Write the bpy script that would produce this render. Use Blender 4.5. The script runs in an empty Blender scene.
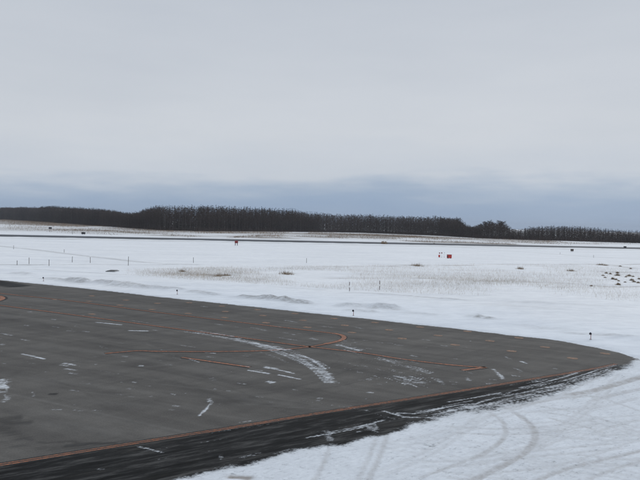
import bpy, math, random
import numpy as np
from mathutils import Matrix, Vector

random.seed(7)
RNG = np.random.default_rng(11)
SC = bpy.context.scene
COL = SC.collection

# ------------------------------------------------------------------ camera
CAM_H, FPX = 9.0, 615.0
PITCH = math.atan(17.0 / FPX)
ROLL = math.radians(1.504)
FWD = Vector((0, math.cos(PITCH), -math.sin(PITCH)))
UP0 = Vector((0, math.sin(PITCH), math.cos(PITCH)))
RT = math.cos(ROLL) * Vector((1, 0, 0)) + math.sin(ROLL) * UP0
UP = math.cos(ROLL) * UP0 - math.sin(ROLL) * Vector((1, 0, 0))
cam = bpy.data.cameras.new('camera')
cam.lens = 36.0 * FPX / 640.0
cam.sensor_width = 36.0
cam.clip_start, cam.clip_end = 0.1, 20000
cam_o = bpy.data.objects.new('camera', cam)
M = Matrix((RT, UP, -FWD)).transposed().to_4x4()
M.translation = (0, 0, CAM_H)
cam_o.matrix_world = M
COL.objects.link(cam_o)
SC.camera = cam_o

# ------------------------------------------------------------------ world
SUN_EL, SUN_AZ = math.radians(36), math.radians(35)      # azimuth from +Y towards +X
world = bpy.data.worlds.new('World')
SC.world = world
world.use_nodes = True
nt = world.node_tree
nt.nodes.clear()
N, L = nt.nodes, nt.links


def nd(nodes, typ, **kw):
    n = nodes.new(typ)
    for k, v in kw.items():
        if k in n.bl_rna.properties:
            setattr(n, k, v)
        else:
            n.inputs[k.replace('_', ' ')].default_value = v
    return n


def mth(nodes, links, op, a, b=None, c=None, clamp=False):
    n = nodes.new('ShaderNodeMath')
    n.operation = op
    n.use_clamp = clamp
    for i, v in enumerate((a, b, c)):
        if v is None:
            continue
        if isinstance(v, (int, float)):
            n.inputs[i].default_value = v
        else:
            links.new(v, n.inputs[i])
    return n.outputs[0]


def ramp(nodes, links, fac, stops, interp='LINEAR'):
    n = nodes.new('ShaderNodeValToRGB')
    n.color_ramp.interpolation = interp
    e = n.color_ramp.elements
    while len(e) < len(stops):
        e.new(0.5)
    for el, (p, c) in zip(e, stops):
        el.position = p
        el.color = c if len(c) == 4 else (*c, 1)
    links.new(fac, n.inputs[0])
    return n.outputs[0]


sky = N.new('ShaderNodeTexSky')
sky.sky_type = 'NISHITA'
sky.sun_disc = False
sky.sun_elevation = SUN_EL
sky.sun_rotation = SUN_AZ
bg_sky = nd(N, 'ShaderNodeBackground', Strength=0.06)
L.new(sky.outputs[0], bg_sky.inputs[0])
tc = N.new('ShaderNodeTexCoord')
sep = N.new('ShaderNodeSeparateXYZ')
L.new(tc.outputs['Generated'], sep.inputs[0])
mp = N.new('ShaderNodeMapping')
mp.inputs['Scale'].default_value = (5.5, 5.5, 34)
mp.inputs['Location'].default_value = (3.7, 1.3, 0.4)
L.new(tc.outputs['Generated'], mp.inputs[0])
n1 = nd(N, 'ShaderNodeTexNoise', Scale=1.0, Detail=6.0, Roughness=0.53)
L.new(mp.outputs[0], n1.inputs['Vector'])
mp2 = N.new('ShaderNodeMapping')
mp2.inputs['Scale'].default_value = (2.2, 2.2, 9)
L.new(tc.outputs['Generated'], mp2.inputs[0])
n2 = nd(N, 'ShaderNodeTexNoise', Scale=1.0, Detail=5.0, Roughness=0.5)
L.new(mp2.outputs[0], n2.inputs['Vector'])
zx = mth(N, L, 'MULTIPLY_ADD', mth(N, L, 'SINE', mth(N, L, 'MULTIPLY', sep.outputs[0], 3.0)), -0.010, sep.outputs[2])
z1 = mth(N, L, 'MULTIPLY_ADD', n1.outputs[0], 0.085, zx)
z2 = mth(N, L, 'SUBTRACT', z1, 0.0425, None)
z3 = mth(N, L, 'MULTIPLY_ADD', n2.outputs[0], 0.06, z2)
z4 = mth(N, L, 'SUBTRACT', z3, 0.03)
cl = ramp(N, L, z4, [(0.0, (.280, .372, .515)), (0.030, (.305, .393, .527)), (0.052, (.370, .445, .556)),
                     (0.080, (.520, .563, .628)), (0.15, (.560, .592, .640)), (0.36, (.490, .528, .588)),
                     (1.0, (.58, .61, .655))])
# soft broad tone in the overcast
tone = ramp(N, L, n2.outputs[0], [(0.25, (.93, .94, .95)), (0.75, (1.05, 1.045, 1.035))])
mul = nd(N, 'ShaderNodeMix', data_type='RGBA', blend_type='MULTIPLY')
mul.inputs[0].default_value = 1
L.new(cl, mul.inputs[6])
L.new(tone, mul.inputs[7])
bg_cl = nd(N, 'ShaderNodeBackground', Strength=1.0)
L.new(mul.outputs[2], bg_cl.inputs[0])
mixs = N.new('ShaderNodeMixShader')
mixs.inputs[0].default_value = 0.96
L.new(bg_sky.outputs[0], mixs.inputs[1])
L.new(bg_cl.outputs[0], mixs.inputs[2])
wo = N.new('ShaderNodeOutputWorld')
L.new(mixs.outputs[0], wo.inputs[0])

sun = bpy.data.lights.new('sun', 'SUN')
sun.energy = 1.0
sun.angle = math.radians(24)
sun.color = (1.0, 0.97, 0.93)
sun_o = bpy.data.objects.new('sun', sun)
sd = Vector((math.sin(SUN_AZ) * math.cos(SUN_EL), math.cos(SUN_AZ) * math.cos(SUN_EL), math.sin(SUN_EL)))
sun_o.rotation_euler = (-sd).to_track_quat('-Z', 'Y').to_euler()
sun_o.location = sd * 200
COL.objects.link(sun_o)

vs = SC.view_settings
vs.view_transform, vs.look, vs.gamma, vs.use_curve_mapping = 'Standard', 'None', 1, False
vs.exposure = 0.13
HAZE = 0.00012
SC.cycles.max_bounces = 5


# ------------------------------------------------------------------ ground positions read off the photograph
def gp(u, v, z=0.0):
    """point of the ground plane seen at photo pixel (u, v)"""
    u, v = float(u), float(v)
    r = FWD + (u - 320) / FPX * RT - (v - 240) / FPX * UP
    t = (z - CAM_H) / r.z
    return (r.x * t, r.y * t)


def hor(u):
    return 223.0 + (u - 320) * math.tan(ROLL)


def line(pts, step=None):
    a = np.array([gp(*p) for p in pts])
    return a


def smooth_path(a, step):
    """Catmull-Rom through the points, resampled"""
    a = np.asarray(a, float)
    if len(a) == 2:
        out = a
    else:
        p = np.vstack([2 * a[0] - a[1], a, 2 * a[-1] - a[-2]])
        out = []
        for i in range(1, len(p) - 2):
            t = np.linspace(0, 1, 14, endpoint=False)[:, None]
            p0, p1, p2, p3 = p[i - 1], p[i], p[i + 1], p[i + 2]
            out.append(0.5 * (2 * p1 + (p2 - p0) * t + (2 * p0 - 5 * p1 + 4 * p2 - p3) * t ** 2
                              + (3 * p1 - p0 - 3 * p2 + p3) * t ** 3))
        out = np.vstack(out + [a[-1:]])
    d = np.r_[0, np.cumsum(np.hypot(*np.diff(out, axis=0).T))]
    s = np.linspace(0, d[-1], max(2, int(d[-1] / step) + 1))
    return np.c_[np.interp(s, d, out[:, 0]), np.interp(s, d, out[:, 1])]


def hash2(ix, iy, seed):
    h = (ix.astype(np.int64) * 374761393 + iy.astype(np.int64) * 668265263 + seed * 144269) & 0x7fffffff
    h = ((h ^ (h >> 13)) * 1274126177) & 0x7fffffff
    return ((h ^ (h >> 16)) & 0xffff) / 65535.0


def vnoise(x, y, seed=0):
    ix, iy = np.floor(x), np.floor(y)
    fx, fy = x - ix, y - iy
    fx, fy = fx * fx * (3 - 2 * fx), fy * fy * (3 - 2 * fy)
    a, b = hash2(ix, iy, seed), hash2(ix + 1, iy, seed)
    c, d = hash2(ix, iy + 1, seed), hash2(ix + 1, iy + 1, seed)
    return (a * (1 - fx) + b * fx) * (1 - fy) + (c * (1 - fx) + d * fx) * fy


def fbm(x, y, seed=0, oct=4):
    s, a, t = 0, 1.0, 0
    for i in range(oct):
        s = s + a * vnoise(x * 2 ** i, y * 2 ** i, seed + i)
        t += a
        a *= 0.5
    return s / t


def sstep(a, b, x):
    t = np.clip((x - a) / (b - a), 0, 1)
    return t * t * (3 - 2 * t)


def seg_dist(px, py, path):
    """distance of many points to a polyline, and the relative position along it"""
    best = np.full(px.shape, 1e9)
    pos = np.zeros(px.shape)
    n = len(path) - 1
    for i in range(n):
        ax, ay = path[i]
        bx, by = path[i + 1]
        dx, dy = bx - ax, by - ay
        l2 = dx * dx + dy * dy + 1e-9
        t = np.clip(((px - ax) * dx + (py - ay) * dy) / l2, 0, 1)
        d = np.hypot(px - ax - t * dx, py - ay - t * dy)
        m = d < best
        best[m] = d[m]
        pos[m] = (i + t[m]) / n
    return best, pos


def paint(px, py, strokes, out=None, flat=False):
    """strokes: (photo polyline, half width m, amount[, soft ends])"""
    out = np.zeros(px.shape) if out is None else out
    for st in strokes:
        pts, w, amt = st[:3]
        path = pts if isinstance(pts, np.ndarray) else smooth_path(line(pts), 1.0 if w < 1 else w)
        r = w * 2.4
        x0, y0 = path.min(0) - r
        x1, y1 = path.max(0) + r
        m = (px > x0) & (px < x1) & (py > y0) & (py < y1)
        if not m.any():
            continue
        d, t = seg_dist(px[m], py[m], path)
        v = amt * ((1 - sstep(.55, 1.25, d / w)) if flat else np.exp(-(d / w) ** 2)) * (sstep(0, .08, t) * (1 - sstep(.92, 1, t)) * .7 + .3)
        out[m] = np.maximum(out[m], v)
    return out


# far edge of the pavement and near edge of the bare asphalt, as y(x)
EDGE = np.array([gp(*p) for p in [(-260, 262), (-60, 275), (0, 280.3), (80, 288), (160, 297), (240, 305.5), (320, 314),
                                  (400, 322.5), (480, 331.6), (560, 341), (600, 348.5), (620, 353), (634, 357.5), (720, 362), (900, 372)]])
EDGE = EDGE[np.argsort(EDGE[:, 0])]
BND = np.array([gp(*p) for p in [(-260, 640), (60, 510), (165, 480), (205, 470), (240, 462.5), (280, 453), (322, 443.5),
                                 (345, 441), (372, 434.5), (400, 427), (430, 419), (460, 412), (490, 408), (520, 402),
                                 (548, 394), (575, 384), (598, 376), (616, 369), (628, 364), (633, 359)]])
BND = BND[np.argsort(BND[:, 0])]


def edge_y(x):
    return np.interp(x, EDGE[:, 0], EDGE[:, 1])


SNOW_STROKES = [
    ([(176, 330), (205, 334), (235, 339.5), (262, 346), (285, 353), (305, 362), (318, 371), (330, 383)], .60, .46),
    ([(205, 334.5), (240, 341), (268, 349.5), (292, 358), (312, 368), (322, 376)], .28, .60),
    ([(240, 339), (275, 347), (300, 355), (322, 363), (333, 371)], .18, .62),
    ([(250, 349), (275, 357), (290, 364)], .3, .45),
    ([(262, 367), (282, 370.5), (296, 374)], .16, .85), ([(264, 366), (280, 369)], .15, .7),
    ([(246, 370), (258, 371.5), (272, 374)], .17, .9), ([(277, 374.5), (290, 376.5), (302, 379.5)], .15, .9),
    ([(238, 365), (252, 367.5)], .14, .6), ([(244, 362), (258, 364.5)], .12, .55),
    ([(267, 381), (274, 383)], .35, .72),
    ([(334, 344), (348, 347.5), (362, 351)], .55, .62), ([(352, 342), (364, 344)], .35, .5),
    ([(378, 357), (398, 364), (415, 369), (428, 372)], .60, .54), ([(395, 357.5), (420, 364)], .4, .46),
    ([(400, 376.5), (412, 379), (424, 384)], .55, .52), ([(396, 379), (408, 382)], .4, .5), ([(404, 384), (418, 382)], .4, .6),
    ([(436, 378), (444, 385)], .35, .54), ([(466, 377), (470, 381)], .25, .62), ([(462, 370), (474, 374)], .25, .5),
    ([(455, 344), (470, 348)], .3, .4), ([(410, 355), (418, 357)], .3, .55), ([(366, 379), (372, 380)], .3, .62), ([(356, 372), (362, 373)], .25, .56),
    ([(318, 366), (326, 374), (332, 384)], .5, .66),
    ([(0, 379), (5, 384)], .55, .66), ([(-6, 386), (8, 388)], .5, .7), ([(-6, 393), (9, 391)], .35, .62), ([(2, 403), (10, 397)], .3, .58),
    ([(20, 353.5), (32, 356), (46, 359.5)], .17, .8), ([(62, 363), (76, 365)], .2, .75), ([(64, 368.5), (78, 370.5)], .22, .72),
    ([(94, 322), (108, 323.5), (124, 325)], .25, .75), ([(127, 330.5), (150, 331)], .25, .8), ([(128, 320), (150, 323)], .25, .56),
    ([(27, 311.5), (33, 312)], .25, .7), ([(24, 325), (30, 326)], .2, .66), ([(0, 333), (14, 336)], .25, .6), ([(20, 339), (30, 341)], .2, .58),
    ([(0, 344), (5, 345)], .3, .6), ([(52, 326), (60, 328)], .25, .5), ([(82, 331), (90, 332)], .22, .58), ([(88, 313), (96, 315)], .3, .5),
    ([(138, 365.5), (144, 366)], .28, .76), ([(122, 356), (128, 357)], .2, .6), ([(100, 346), (104, 346.5)], .2, .66),
    ([(148, 397), (153, 396)], .16, .7), ([(198, 416.5), (205, 410.5), (211, 403)], .13, .85), ([(208, 398), (212, 404)], .22, .62), ([(214, 409), (222, 402)], .2, .44),
    ([(209, 377), (216, 382)], .4, .42), ([(188, 358.5), (200, 362.5)], .15, .66), ([(170, 356), (182, 360)], .15, .5),
    ([(250, 327), (268, 331)], .35, .52), ([(282, 332), (296, 335)], .35, .5), ([(284, 320), (298, 322.5)], .4, .55), ([(276, 337), (300, 341)], .3, .52),
    ([(200, 306), (208, 307)], .35, .55), ([(212, 313), (222, 315)], .3, .5), ([(180, 345), (196, 347.5)], .18, .6), ([(160, 353), (176, 356)], .15, .56),
    ([(310, 338), (318, 340)], .4, .55), ([(322, 326), (336, 328)], .5, .5), ([(352, 326), (364, 329)], .4, .48), ([(384, 342), (404, 346)], .35, .46),
    ([(504, 356), (512, 360)], .3, .55), ([(520, 361), (528, 364)], .22, .72), ([(512, 367), (524, 372)], .2, .55), ([(530, 370), (536, 370.6)], .2, .5),
    ([(492, 368), (500, 375), (503, 380)], .25, .62), ([(486, 384), (494, 383.5)], .25, .6), ([(552, 368), (558, 369)], .25, .5),
    ([(540, 350), (556, 353)], .5, .3),
    # in the wet strip
    ([(136, 446), (148, 449.5), (165, 453)], .10, .72), ([(300, 400), (320, 404)], .08, .5), ([(318, 403), (350, 408), (372, 411)], .09, .55),
    ([(348, 405), (376, 414), (400, 420)], .09, .55), ([(392, 413), (420, 413), (445, 407)], .18, .72), ([(380, 410), (404, 417), (436, 418)], .16, .75),
    ([(326, 430), (332, 442)], .34, .56), ([(366, 424), (377, 433)], .32, .58), ([(372, 422), (378, 430)], .2, .6),
    ([(428, 412), (452, 406), (478, 403)], .12, .7), ([(470, 406), (490, 399), (512, 395)], .16, .7), ([(450, 415), (480, 407), (510, 401)], .2, .66),
    ([(500, 396), (520, 389), (545, 384)], .16, .6), ([(515, 399), (540, 391), (566, 384)], .2, .62), ([(484, 394), (505, 394), (530, 397)], .22, .55),
    ([(530, 382), (552, 381)], .3, .52), ([(560, 382), (585, 376), (606, 370)], .34, .5), ([(590, 371), (605, 368), (620, 364)], .4, .5),
    ([(240, 458), (262, 452)], .22, .52), ([(220, 454), (222, 460)], .15, .6), ([(98, 468), (103, 470)], .2, .56),
    ([(280, 405), (320, 406), (322, 410)], .06, .4),
]
def fan(pts, n, spread, w, amt, seed):
    rr = random.Random(seed)
    a = smooth_path(line(pts), .5)
    t = np.gradient(a, axis=0)
    t /= np.hypot(t[:, 0], t[:, 1])[:, None]
    nn = np.c_[-t[:, 1], t[:, 0]]
    out = []
    for i in range(n):
        o = rr.gauss(0, spread)
        b0 = rr.uniform(0, .8)
        b1 = min(1, b0 + rr.uniform(.12, .5))
        i0, i1 = int(b0 * (len(a) - 1)), max(int(b0 * (len(a) - 1)) + 2, int(b1 * (len(a) - 1)))
        out.append(((a + nn * o)[i0:i1 + 1], rr.uniform(*w), rr.uniform(*amt)))
    return out


WORLD_STROKES = []
WORLD_STROKES += fan([(176, 330), (205, 334), (235, 339.5), (262, 346), (285, 353), (305, 362), (318, 371), (332, 385)], 34, .40, (.05, .12), (.45, .75), 1)
WORLD_STROKES += fan([(205, 334.5), (240, 340), (275, 347.5), (305, 357), (326, 370)], 16, .28, (.05, .10), (.5, .85), 2)
WORLD_STROKES += fan([(334, 343), (350, 347.5), (366, 352)], 12, .4, (.06, .16), (.5, .8), 3)
WORLD_STROKES += fan([(374, 356), (398, 364), (418, 370), (432, 374)], 26, .45, (.05, .13), (.42, .66), 4)
WORLD_STROKES += fan([(394, 375), (408, 379), (426, 386)], 22, .5, (.05, .13), (.45, .75), 5)
WORLD_STROKES += fan([(300, 352), (330, 357), (380, 366), (420, 378), (440, 388)], 14, 1.2, (.06, .14), (.4, .6), 6)
WORLD_STROKES += fan([(330, 334), (345, 341), (366, 347)], 8, .5, (.06, .16), (.4, .7), 7)
WORLD_STROKES += fan([(-8, 380), (2, 388), (6, 400)], 18, .5, (.05, .15), (.5, .85), 8)
WORLD_STROKES += fan([(420, 416), (470, 408.5), (520, 399), (570, 388), (616, 373)], 60, .62, (.05, .13), (.45, .8), 9)
WORLD_STROKES += fan([(480, 402), (530, 392), (580, 381), (622, 368)], 40, .62, (.05, .12), (.42, .75), 10)
WORLD_STROKES += fan([(300, 440), (360, 429), (420, 414), (480, 402)], 9, .8, (.05, .16), (.45, .8), 11)
WORLD_STROKES += fan([(100, 452), (180, 440), (300, 422), (400, 408)], 6, 1.2, (.04, .08), (.4, .55), 12)
_r = random.Random(77)
for _i in range(330):
    _u, _v = _r.uniform(-20, 560), 300 + 110 * _r.random() ** 1.5
    if _v < 300 + _u * .085 or _v > 455 - _u * .15:
        continue
    _l = _r.uniform(2, 12)
    WORLD_STROKES.append((line([(_u, _v), (_u + _l, _v + _l * .12)]), _r.uniform(.07, .24), _r.uniform(.36, .68)))

WET_STROKES = [([(-10, 421), (10, 419), (25, 417)], .7, .46), ([(-10, 419), (12, 423), (36, 422)], .6, .44), ([(-10, 427), (10, 432), (26, 440)], .7, .4),
               ([(-10, 429), (8, 430), (20, 436), (36, 442), (60, 444), (74, 441), (90, 447)], .22, .42), ([(-10, 440), (30, 448), (80, 447), (140, 439)], .55, .36),
               ([(-8, 426), (10, 429)], .6, .42),
               ([(60, 447), (80, 443.5), (100, 444), (120, 443)], .3, .5), ([(100, 446), (130, 438), (160, 438)], .3, .36),
               ([(48, 394), (58, 394)], .3, .55), ([(-10, 281), (0, 283), (22, 287)], 2.2, .75), ([(22, 380), (0, 370)], .5, .25),
               ([(80, 321), (140, 327)], .9, .30), ([(-10, 308), (50, 312)], 1.0, .25), ([(180, 320), (330, 342)], .9, .22)]
TRACKS = [([(488, 412), (500, 420), (506, 430), (502, 441), (488, 452), (470, 461)], .24, .6),
          ([(508, 410), (524, 419), (535, 432), (532, 446), (514, 461), (480, 478), (440, 500)], .32, .75),
          ([(546, 418), (575, 425), (605, 434)], .18, .5), ([(550, 427), (580, 432)], .14, .4), ([(600, 398), (640, 412)], .2, .4),
          ([(530, 484), (570, 469), (610, 459), (660, 447)], .24, .65), ([(585, 482), (615, 470), (660, 456)], .22, .5), ([(440, 486), (500, 474), (560, 466), (640, 440)], .18, .35),
          ([(560, 396), (590, 392), (620, 384), (660, 372)], .55, .85), ([(590, 402), (620, 394), (660, 386)], .4, .5), ([(500, 410), (540, 402), (575, 397), (605, 398)], .35, .5),
          ([(388, 432), (384, 446), (378, 462), (366, 486)], .22, .5), ([(376, 438), (370, 456), (356, 486)], .2, .4),
          ([(330, 448), (324, 464), (312, 486)], .2, .42), ([(417, 480), (450, 468), (480, 456)], .18, .5), ([(640, 378), (610, 388), (570, 400)], .25, .5),
          ([(228, 477), (244, 474), (252, 479)], .32, 1.3), ([(640, 420), (610, 428), (590, 436)], .2, .35),
          ([(640, 398), (600, 408), (560, 410), (520, 414)], .3, .3)]


def snow_amt(x, y):
    by = np.interp(x, BND[:, 0], BND[:, 1])
    wob = (fbm(x * .9, y * .9, 5, 4) - .5) * 1.1
    d = (by - y) + wob                       # > 0 inside the packed snow
    right = sstep(2, 14, x)
    s = sstep(-.55 - .8 * right, .7 + .5 * right, d)
    e = edge_y(x) - y                        # thin snow blown over the far edge
    s = np.maximum(s, .9 * sstep(.45, -.25, e + (fbm(x * .7, y * .7, 9, 3) - .5) * .7))
    s = np.where(x > 22.2, np.maximum(s, sstep(22.1, 22.9, x + (fbm(x * 1.3, y * 1.3, 3) - .5) * .8)), s)
    return np.maximum(s, paint(x, y, SNOW_STROKES + WORLD_STROKES))


SCUFF = [([(-30, 388), (20, 396), (90, 411), (160, 427), (240, 443)], .10, .55), ([(120, 402), (200, 413), (300, 425)], .08, .35), ([(150, 383), (240, 393), (330, 407)], .09, .4), ([(-20, 372), (80, 384), (160, 394), (210, 401)], .25, .25),
         ([(160, 390), (230, 398), (300, 405), (340, 409)], .35, .25), ([(60, 398), (120, 404), (200, 407), (280, 401)], .4, .22), ([(240, 404), (320, 409), (345, 412)], .05, .6), ([(300, 396), (360, 402)], .05, .4),
         ([(20, 411), (80, 416), (140, 424), (170, 433)], .5, .22), ([(40, 423), (90, 428), (120, 436)], .6, .3), ([(350, 385), (450, 380), (520, 372)], .3, .2), ([(360, 345), (430, 352), (520, 362)], .5, .2),
         ([(250, 330), (330, 340), (420, 350), (500, 354)], .7, .18), ([(0, 315), (60, 322), (160, 336)], .6, .18), ([(20, 345), (100, 352), (200, 370), (270, 385)], .5, .2)]
CRACKS = [([(0, 330), (60, 338), (150, 352), (260, 371), (330, 384)], .05, .5), ([(60, 310), (140, 322), (180, 318)], .06, .4), ([(100, 385), (150, 378), (180, 384), (240, 372)], .035, .5), ([(30, 373), (70, 386), (110, 405)], .03, .5),
          ([(380, 330), (430, 344), (500, 352)], .06, .4), ([(420, 372), (470, 362), (520, 350)], .05, .4), ([(200, 395), (260, 386), (320, 389), (370, 379)], .035, .5), ([(250, 395), (300, 420)], .03, .5), ([(20, 370), (10, 377)], .2, .3),
          ([(240, 386), (300, 376), (340, 360), (330, 352)], .12, .25), ([(260, 392), (320, 381), (362, 362), (350, 352)], .12, .25), ([(60, 360), (150, 369), (230, 388), (260, 402)], .14, .3), ([(60, 367), (150, 377), (222, 396), (250, 408)], .14, .3)]
_r = random.Random(5)
for _i in range(40):
    _u, _v = _r.uniform(0, 520), _r.uniform(318, 405)
    _p = [(_u, _v)]
    for _k in range(4):
        _p.append((_p[-1][0] + _r.uniform(4, 14), _p[-1][1] + _r.uniform(-2.2, 3.2)))
    (CRACKS if _i % 2 else SCUFF).append((_p, _r.uniform(.03, .12), _r.uniform(.2, .45)))
_r = random.Random(6)
EDGE_LINE = [(-60, 474.5), (0, 465), (80, 452), (160, 439.2), (240, 426.5), (320, 413.2), (400, 400.5), (480, 387.8), (560, 374.5), (598, 368), (616, 364)]
EL = smooth_path(line(EDGE_LINE), 2)
EL = EL[np.argsort(EL[:, 0])]


def wet_amt(x, y):
    ey = np.interp(x, EL[:, 0], EL[:, 1])
    d = ey - y + (fbm(x * .35, y * .35, 21, 3) - .5) * .5
    s = sstep(-.15, .5, d)
    band = .82 + .35 * (fbm(x * .22 + y * .1, (y - .62 * x) * 1.3, 33, 4) - .5) * 2
    return np.maximum(s * band, paint(x, y, WET_STROKES))


# ------------------------------------------------------------------ terrain
RW = line([(0, 236.6), (640, 249.2)])
RW_DIR = (RW[1] - RW[0]) / np.hypot(*(RW[1] - RW[0]))
RW_N = np.array([-RW_DIR[1], RW_DIR[0]])
RW_W = 31.0
RIDGES = [  # ploughed banks and drifts: photo line, half width (m), height (m)
    ([(12, 275), (22, 274), (30, 276)], 1.1, .22), ([(44, 279), (60, 281), (78, 283.5)], .9, .22), ([(70, 282.5), (79, 281.5), (86, 283.5)], 1.0, .45),
    ([(94, 283), (110, 285), (125, 286), (150, 290)], 1.3, .42), ([(110, 286.5), (130, 287.5)], .9, .30),
    ([(152, 289), (165, 289.5), (182, 291)], 1.1, .34), ([(190, 292), (205, 294), (216, 296)], .9, .22),
    ([(235, 297.5), (255, 299.5), (280, 301), (312, 305)], .9, .32), ([(258, 299), (290, 302)], .8, .2),
    ([(338, 307), (350, 306.5), (362, 308)], 1.0, .34), ([(370, 308.5), (384, 307.5), (396, 310.5)], 1.1, .38), ([(352, 311), (378, 313)], .6, .16),
    ([(400, 312), (430, 316), (460, 318)], .9, .14), ([(468, 316.5), (480, 318.5), (497, 320.5)], .5, .26), ([(540, 325), (580, 331), (620, 336)], 1.0, .12),
    ([(604, 337), (630, 339), (660, 341)], .8, .2), ([(340, 293), (400, 297), (470, 302)], 1.6, .10), ([(480, 296), (560, 306), (660, 312)], 1.8, .10)]
DIRT_SHADE = [  # grey, dirty snow, tracks and a snow ledge's painted shadow: photo line, half width, amount
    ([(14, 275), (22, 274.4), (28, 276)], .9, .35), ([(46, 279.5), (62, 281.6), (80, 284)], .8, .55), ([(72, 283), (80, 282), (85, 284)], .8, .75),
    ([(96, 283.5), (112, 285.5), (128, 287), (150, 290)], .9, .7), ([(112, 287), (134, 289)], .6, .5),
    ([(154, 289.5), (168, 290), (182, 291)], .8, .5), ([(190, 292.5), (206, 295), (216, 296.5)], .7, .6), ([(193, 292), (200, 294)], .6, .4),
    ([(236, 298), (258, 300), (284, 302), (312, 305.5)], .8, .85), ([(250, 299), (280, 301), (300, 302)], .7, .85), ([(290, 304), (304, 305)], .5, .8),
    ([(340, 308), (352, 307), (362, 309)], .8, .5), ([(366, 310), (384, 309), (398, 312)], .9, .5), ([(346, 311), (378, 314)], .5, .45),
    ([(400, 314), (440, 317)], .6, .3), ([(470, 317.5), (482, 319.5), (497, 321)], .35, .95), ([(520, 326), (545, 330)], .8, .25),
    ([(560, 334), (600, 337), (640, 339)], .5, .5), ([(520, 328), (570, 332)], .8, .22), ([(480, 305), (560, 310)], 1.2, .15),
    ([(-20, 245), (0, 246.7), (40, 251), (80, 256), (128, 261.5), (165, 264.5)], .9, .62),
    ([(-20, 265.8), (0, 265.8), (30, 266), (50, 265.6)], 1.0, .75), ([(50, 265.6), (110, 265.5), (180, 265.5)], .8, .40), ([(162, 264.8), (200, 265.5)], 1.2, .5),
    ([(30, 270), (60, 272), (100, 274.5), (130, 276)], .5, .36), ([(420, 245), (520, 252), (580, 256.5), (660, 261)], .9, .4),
    ([(344, 293.5), (372, 294.5), (398, 296.5), (440, 300), (470, 302)], .35, .75), ([(376, 295), (390, 296)], .4, .8),  # shadow of the snow ledge, painted into the ground colour
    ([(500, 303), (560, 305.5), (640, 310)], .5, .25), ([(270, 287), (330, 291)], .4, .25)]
FAR_TAN = [  # beyond the runway; half width given as its height in photo pixels
    ([(-30, 219.4), (20, 220.2), (50, 222.4), (80, 224.8), (110, 227)], 1.1, .95), ([(-10, 227.6), (30, 228.8), (60, 230), (95, 231)], 1.9, .50),
    ([(68, 229.5), (110, 231.5), (160, 233.6)], 1.3, .72), ([(100, 231), (160, 234.2)], .6, .7), ([(120, 227.8), (160, 231), (200, 232.4), (290, 232.8)], .8, .75),
    ([(60, 233), (130, 235)], .4, .4), ([(165, 235), (195, 237)], .8, .7), ([(200, 233), (240, 233.2), (285, 234.4)], .8, .6),
    ([(235, 237.4), (262, 236.6), (283, 237.6)], 1.0, .85), ([(262, 236), (282, 235.6)], .6, .8), ([(298, 236.5), (320, 237.2), (345, 238.5)], .7, .8),
    ([(310, 233), (345, 234.6), (380, 235.8), (432, 238)], 1.7, 1.0), ([(330, 236.6), (360, 238), (400, 239.2)], .7, .8),
    ([(405, 241.5), (440, 242.2), (480, 243.5), (520, 245)], .7, .95), ([(425, 237.8), (470, 239.3), (520, 240.8), (560, 242.2)], .9, .85),
    ([(480, 240.8), (530, 242.8), (560, 244)], .7, .65), ([(560, 243), (600, 244.2)], .5, .5), ([(590, 243), (640, 244.4)], .4, .5)]
FAR_TAN = [(p, 1.25 * w * (CAM_H * FPX / (np.mean([v - hor(u) for u, v in p])) ** 2), a) for p, w, a in FAR_TAN]
TAN = FAR_TAN + [  # dead grass lying on the snow
    ([(-10, 237.9), (100, 240), (250, 243), (330, 244.6), (480, 247.6), (640, 250.7)], 2.2, .55),
    ([(585, 264.5), (600, 264.8), (622, 266)], .9, .7), ([(480, 265), (540, 265), (585, 264.6)], .8, .4), ([(622, 265), (650, 264.6)], .8, .6),
    ([(600, 272.5), (640, 273)], 1.2, .55), ([(585, 286), (615, 287.5), (650, 287)], .7, .4), ([(612, 266), (636, 269)], .9, .45),
    ([(400, 265.5), (425, 265.6)], 1.2, .5), ([(320, 267), (400, 266.5)], 1.0, .25), ([(440, 266), (476, 266)], 1.0, .4),
    ([(200, 275), (222, 276), (240, 276)], .9, .45), ([(280, 274), (296, 274.4)], .9, .55), ([(320, 279), (400, 279), (470, 281)], 1.4, .22),
    ([(480, 282), (520, 283), (580, 285)], 1.4, .3)]


def runway_coord(x, y):
    return (x - RW[0, 0]) * RW_N[0] + (y - RW[0, 1]) * RW_N[1]


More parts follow.
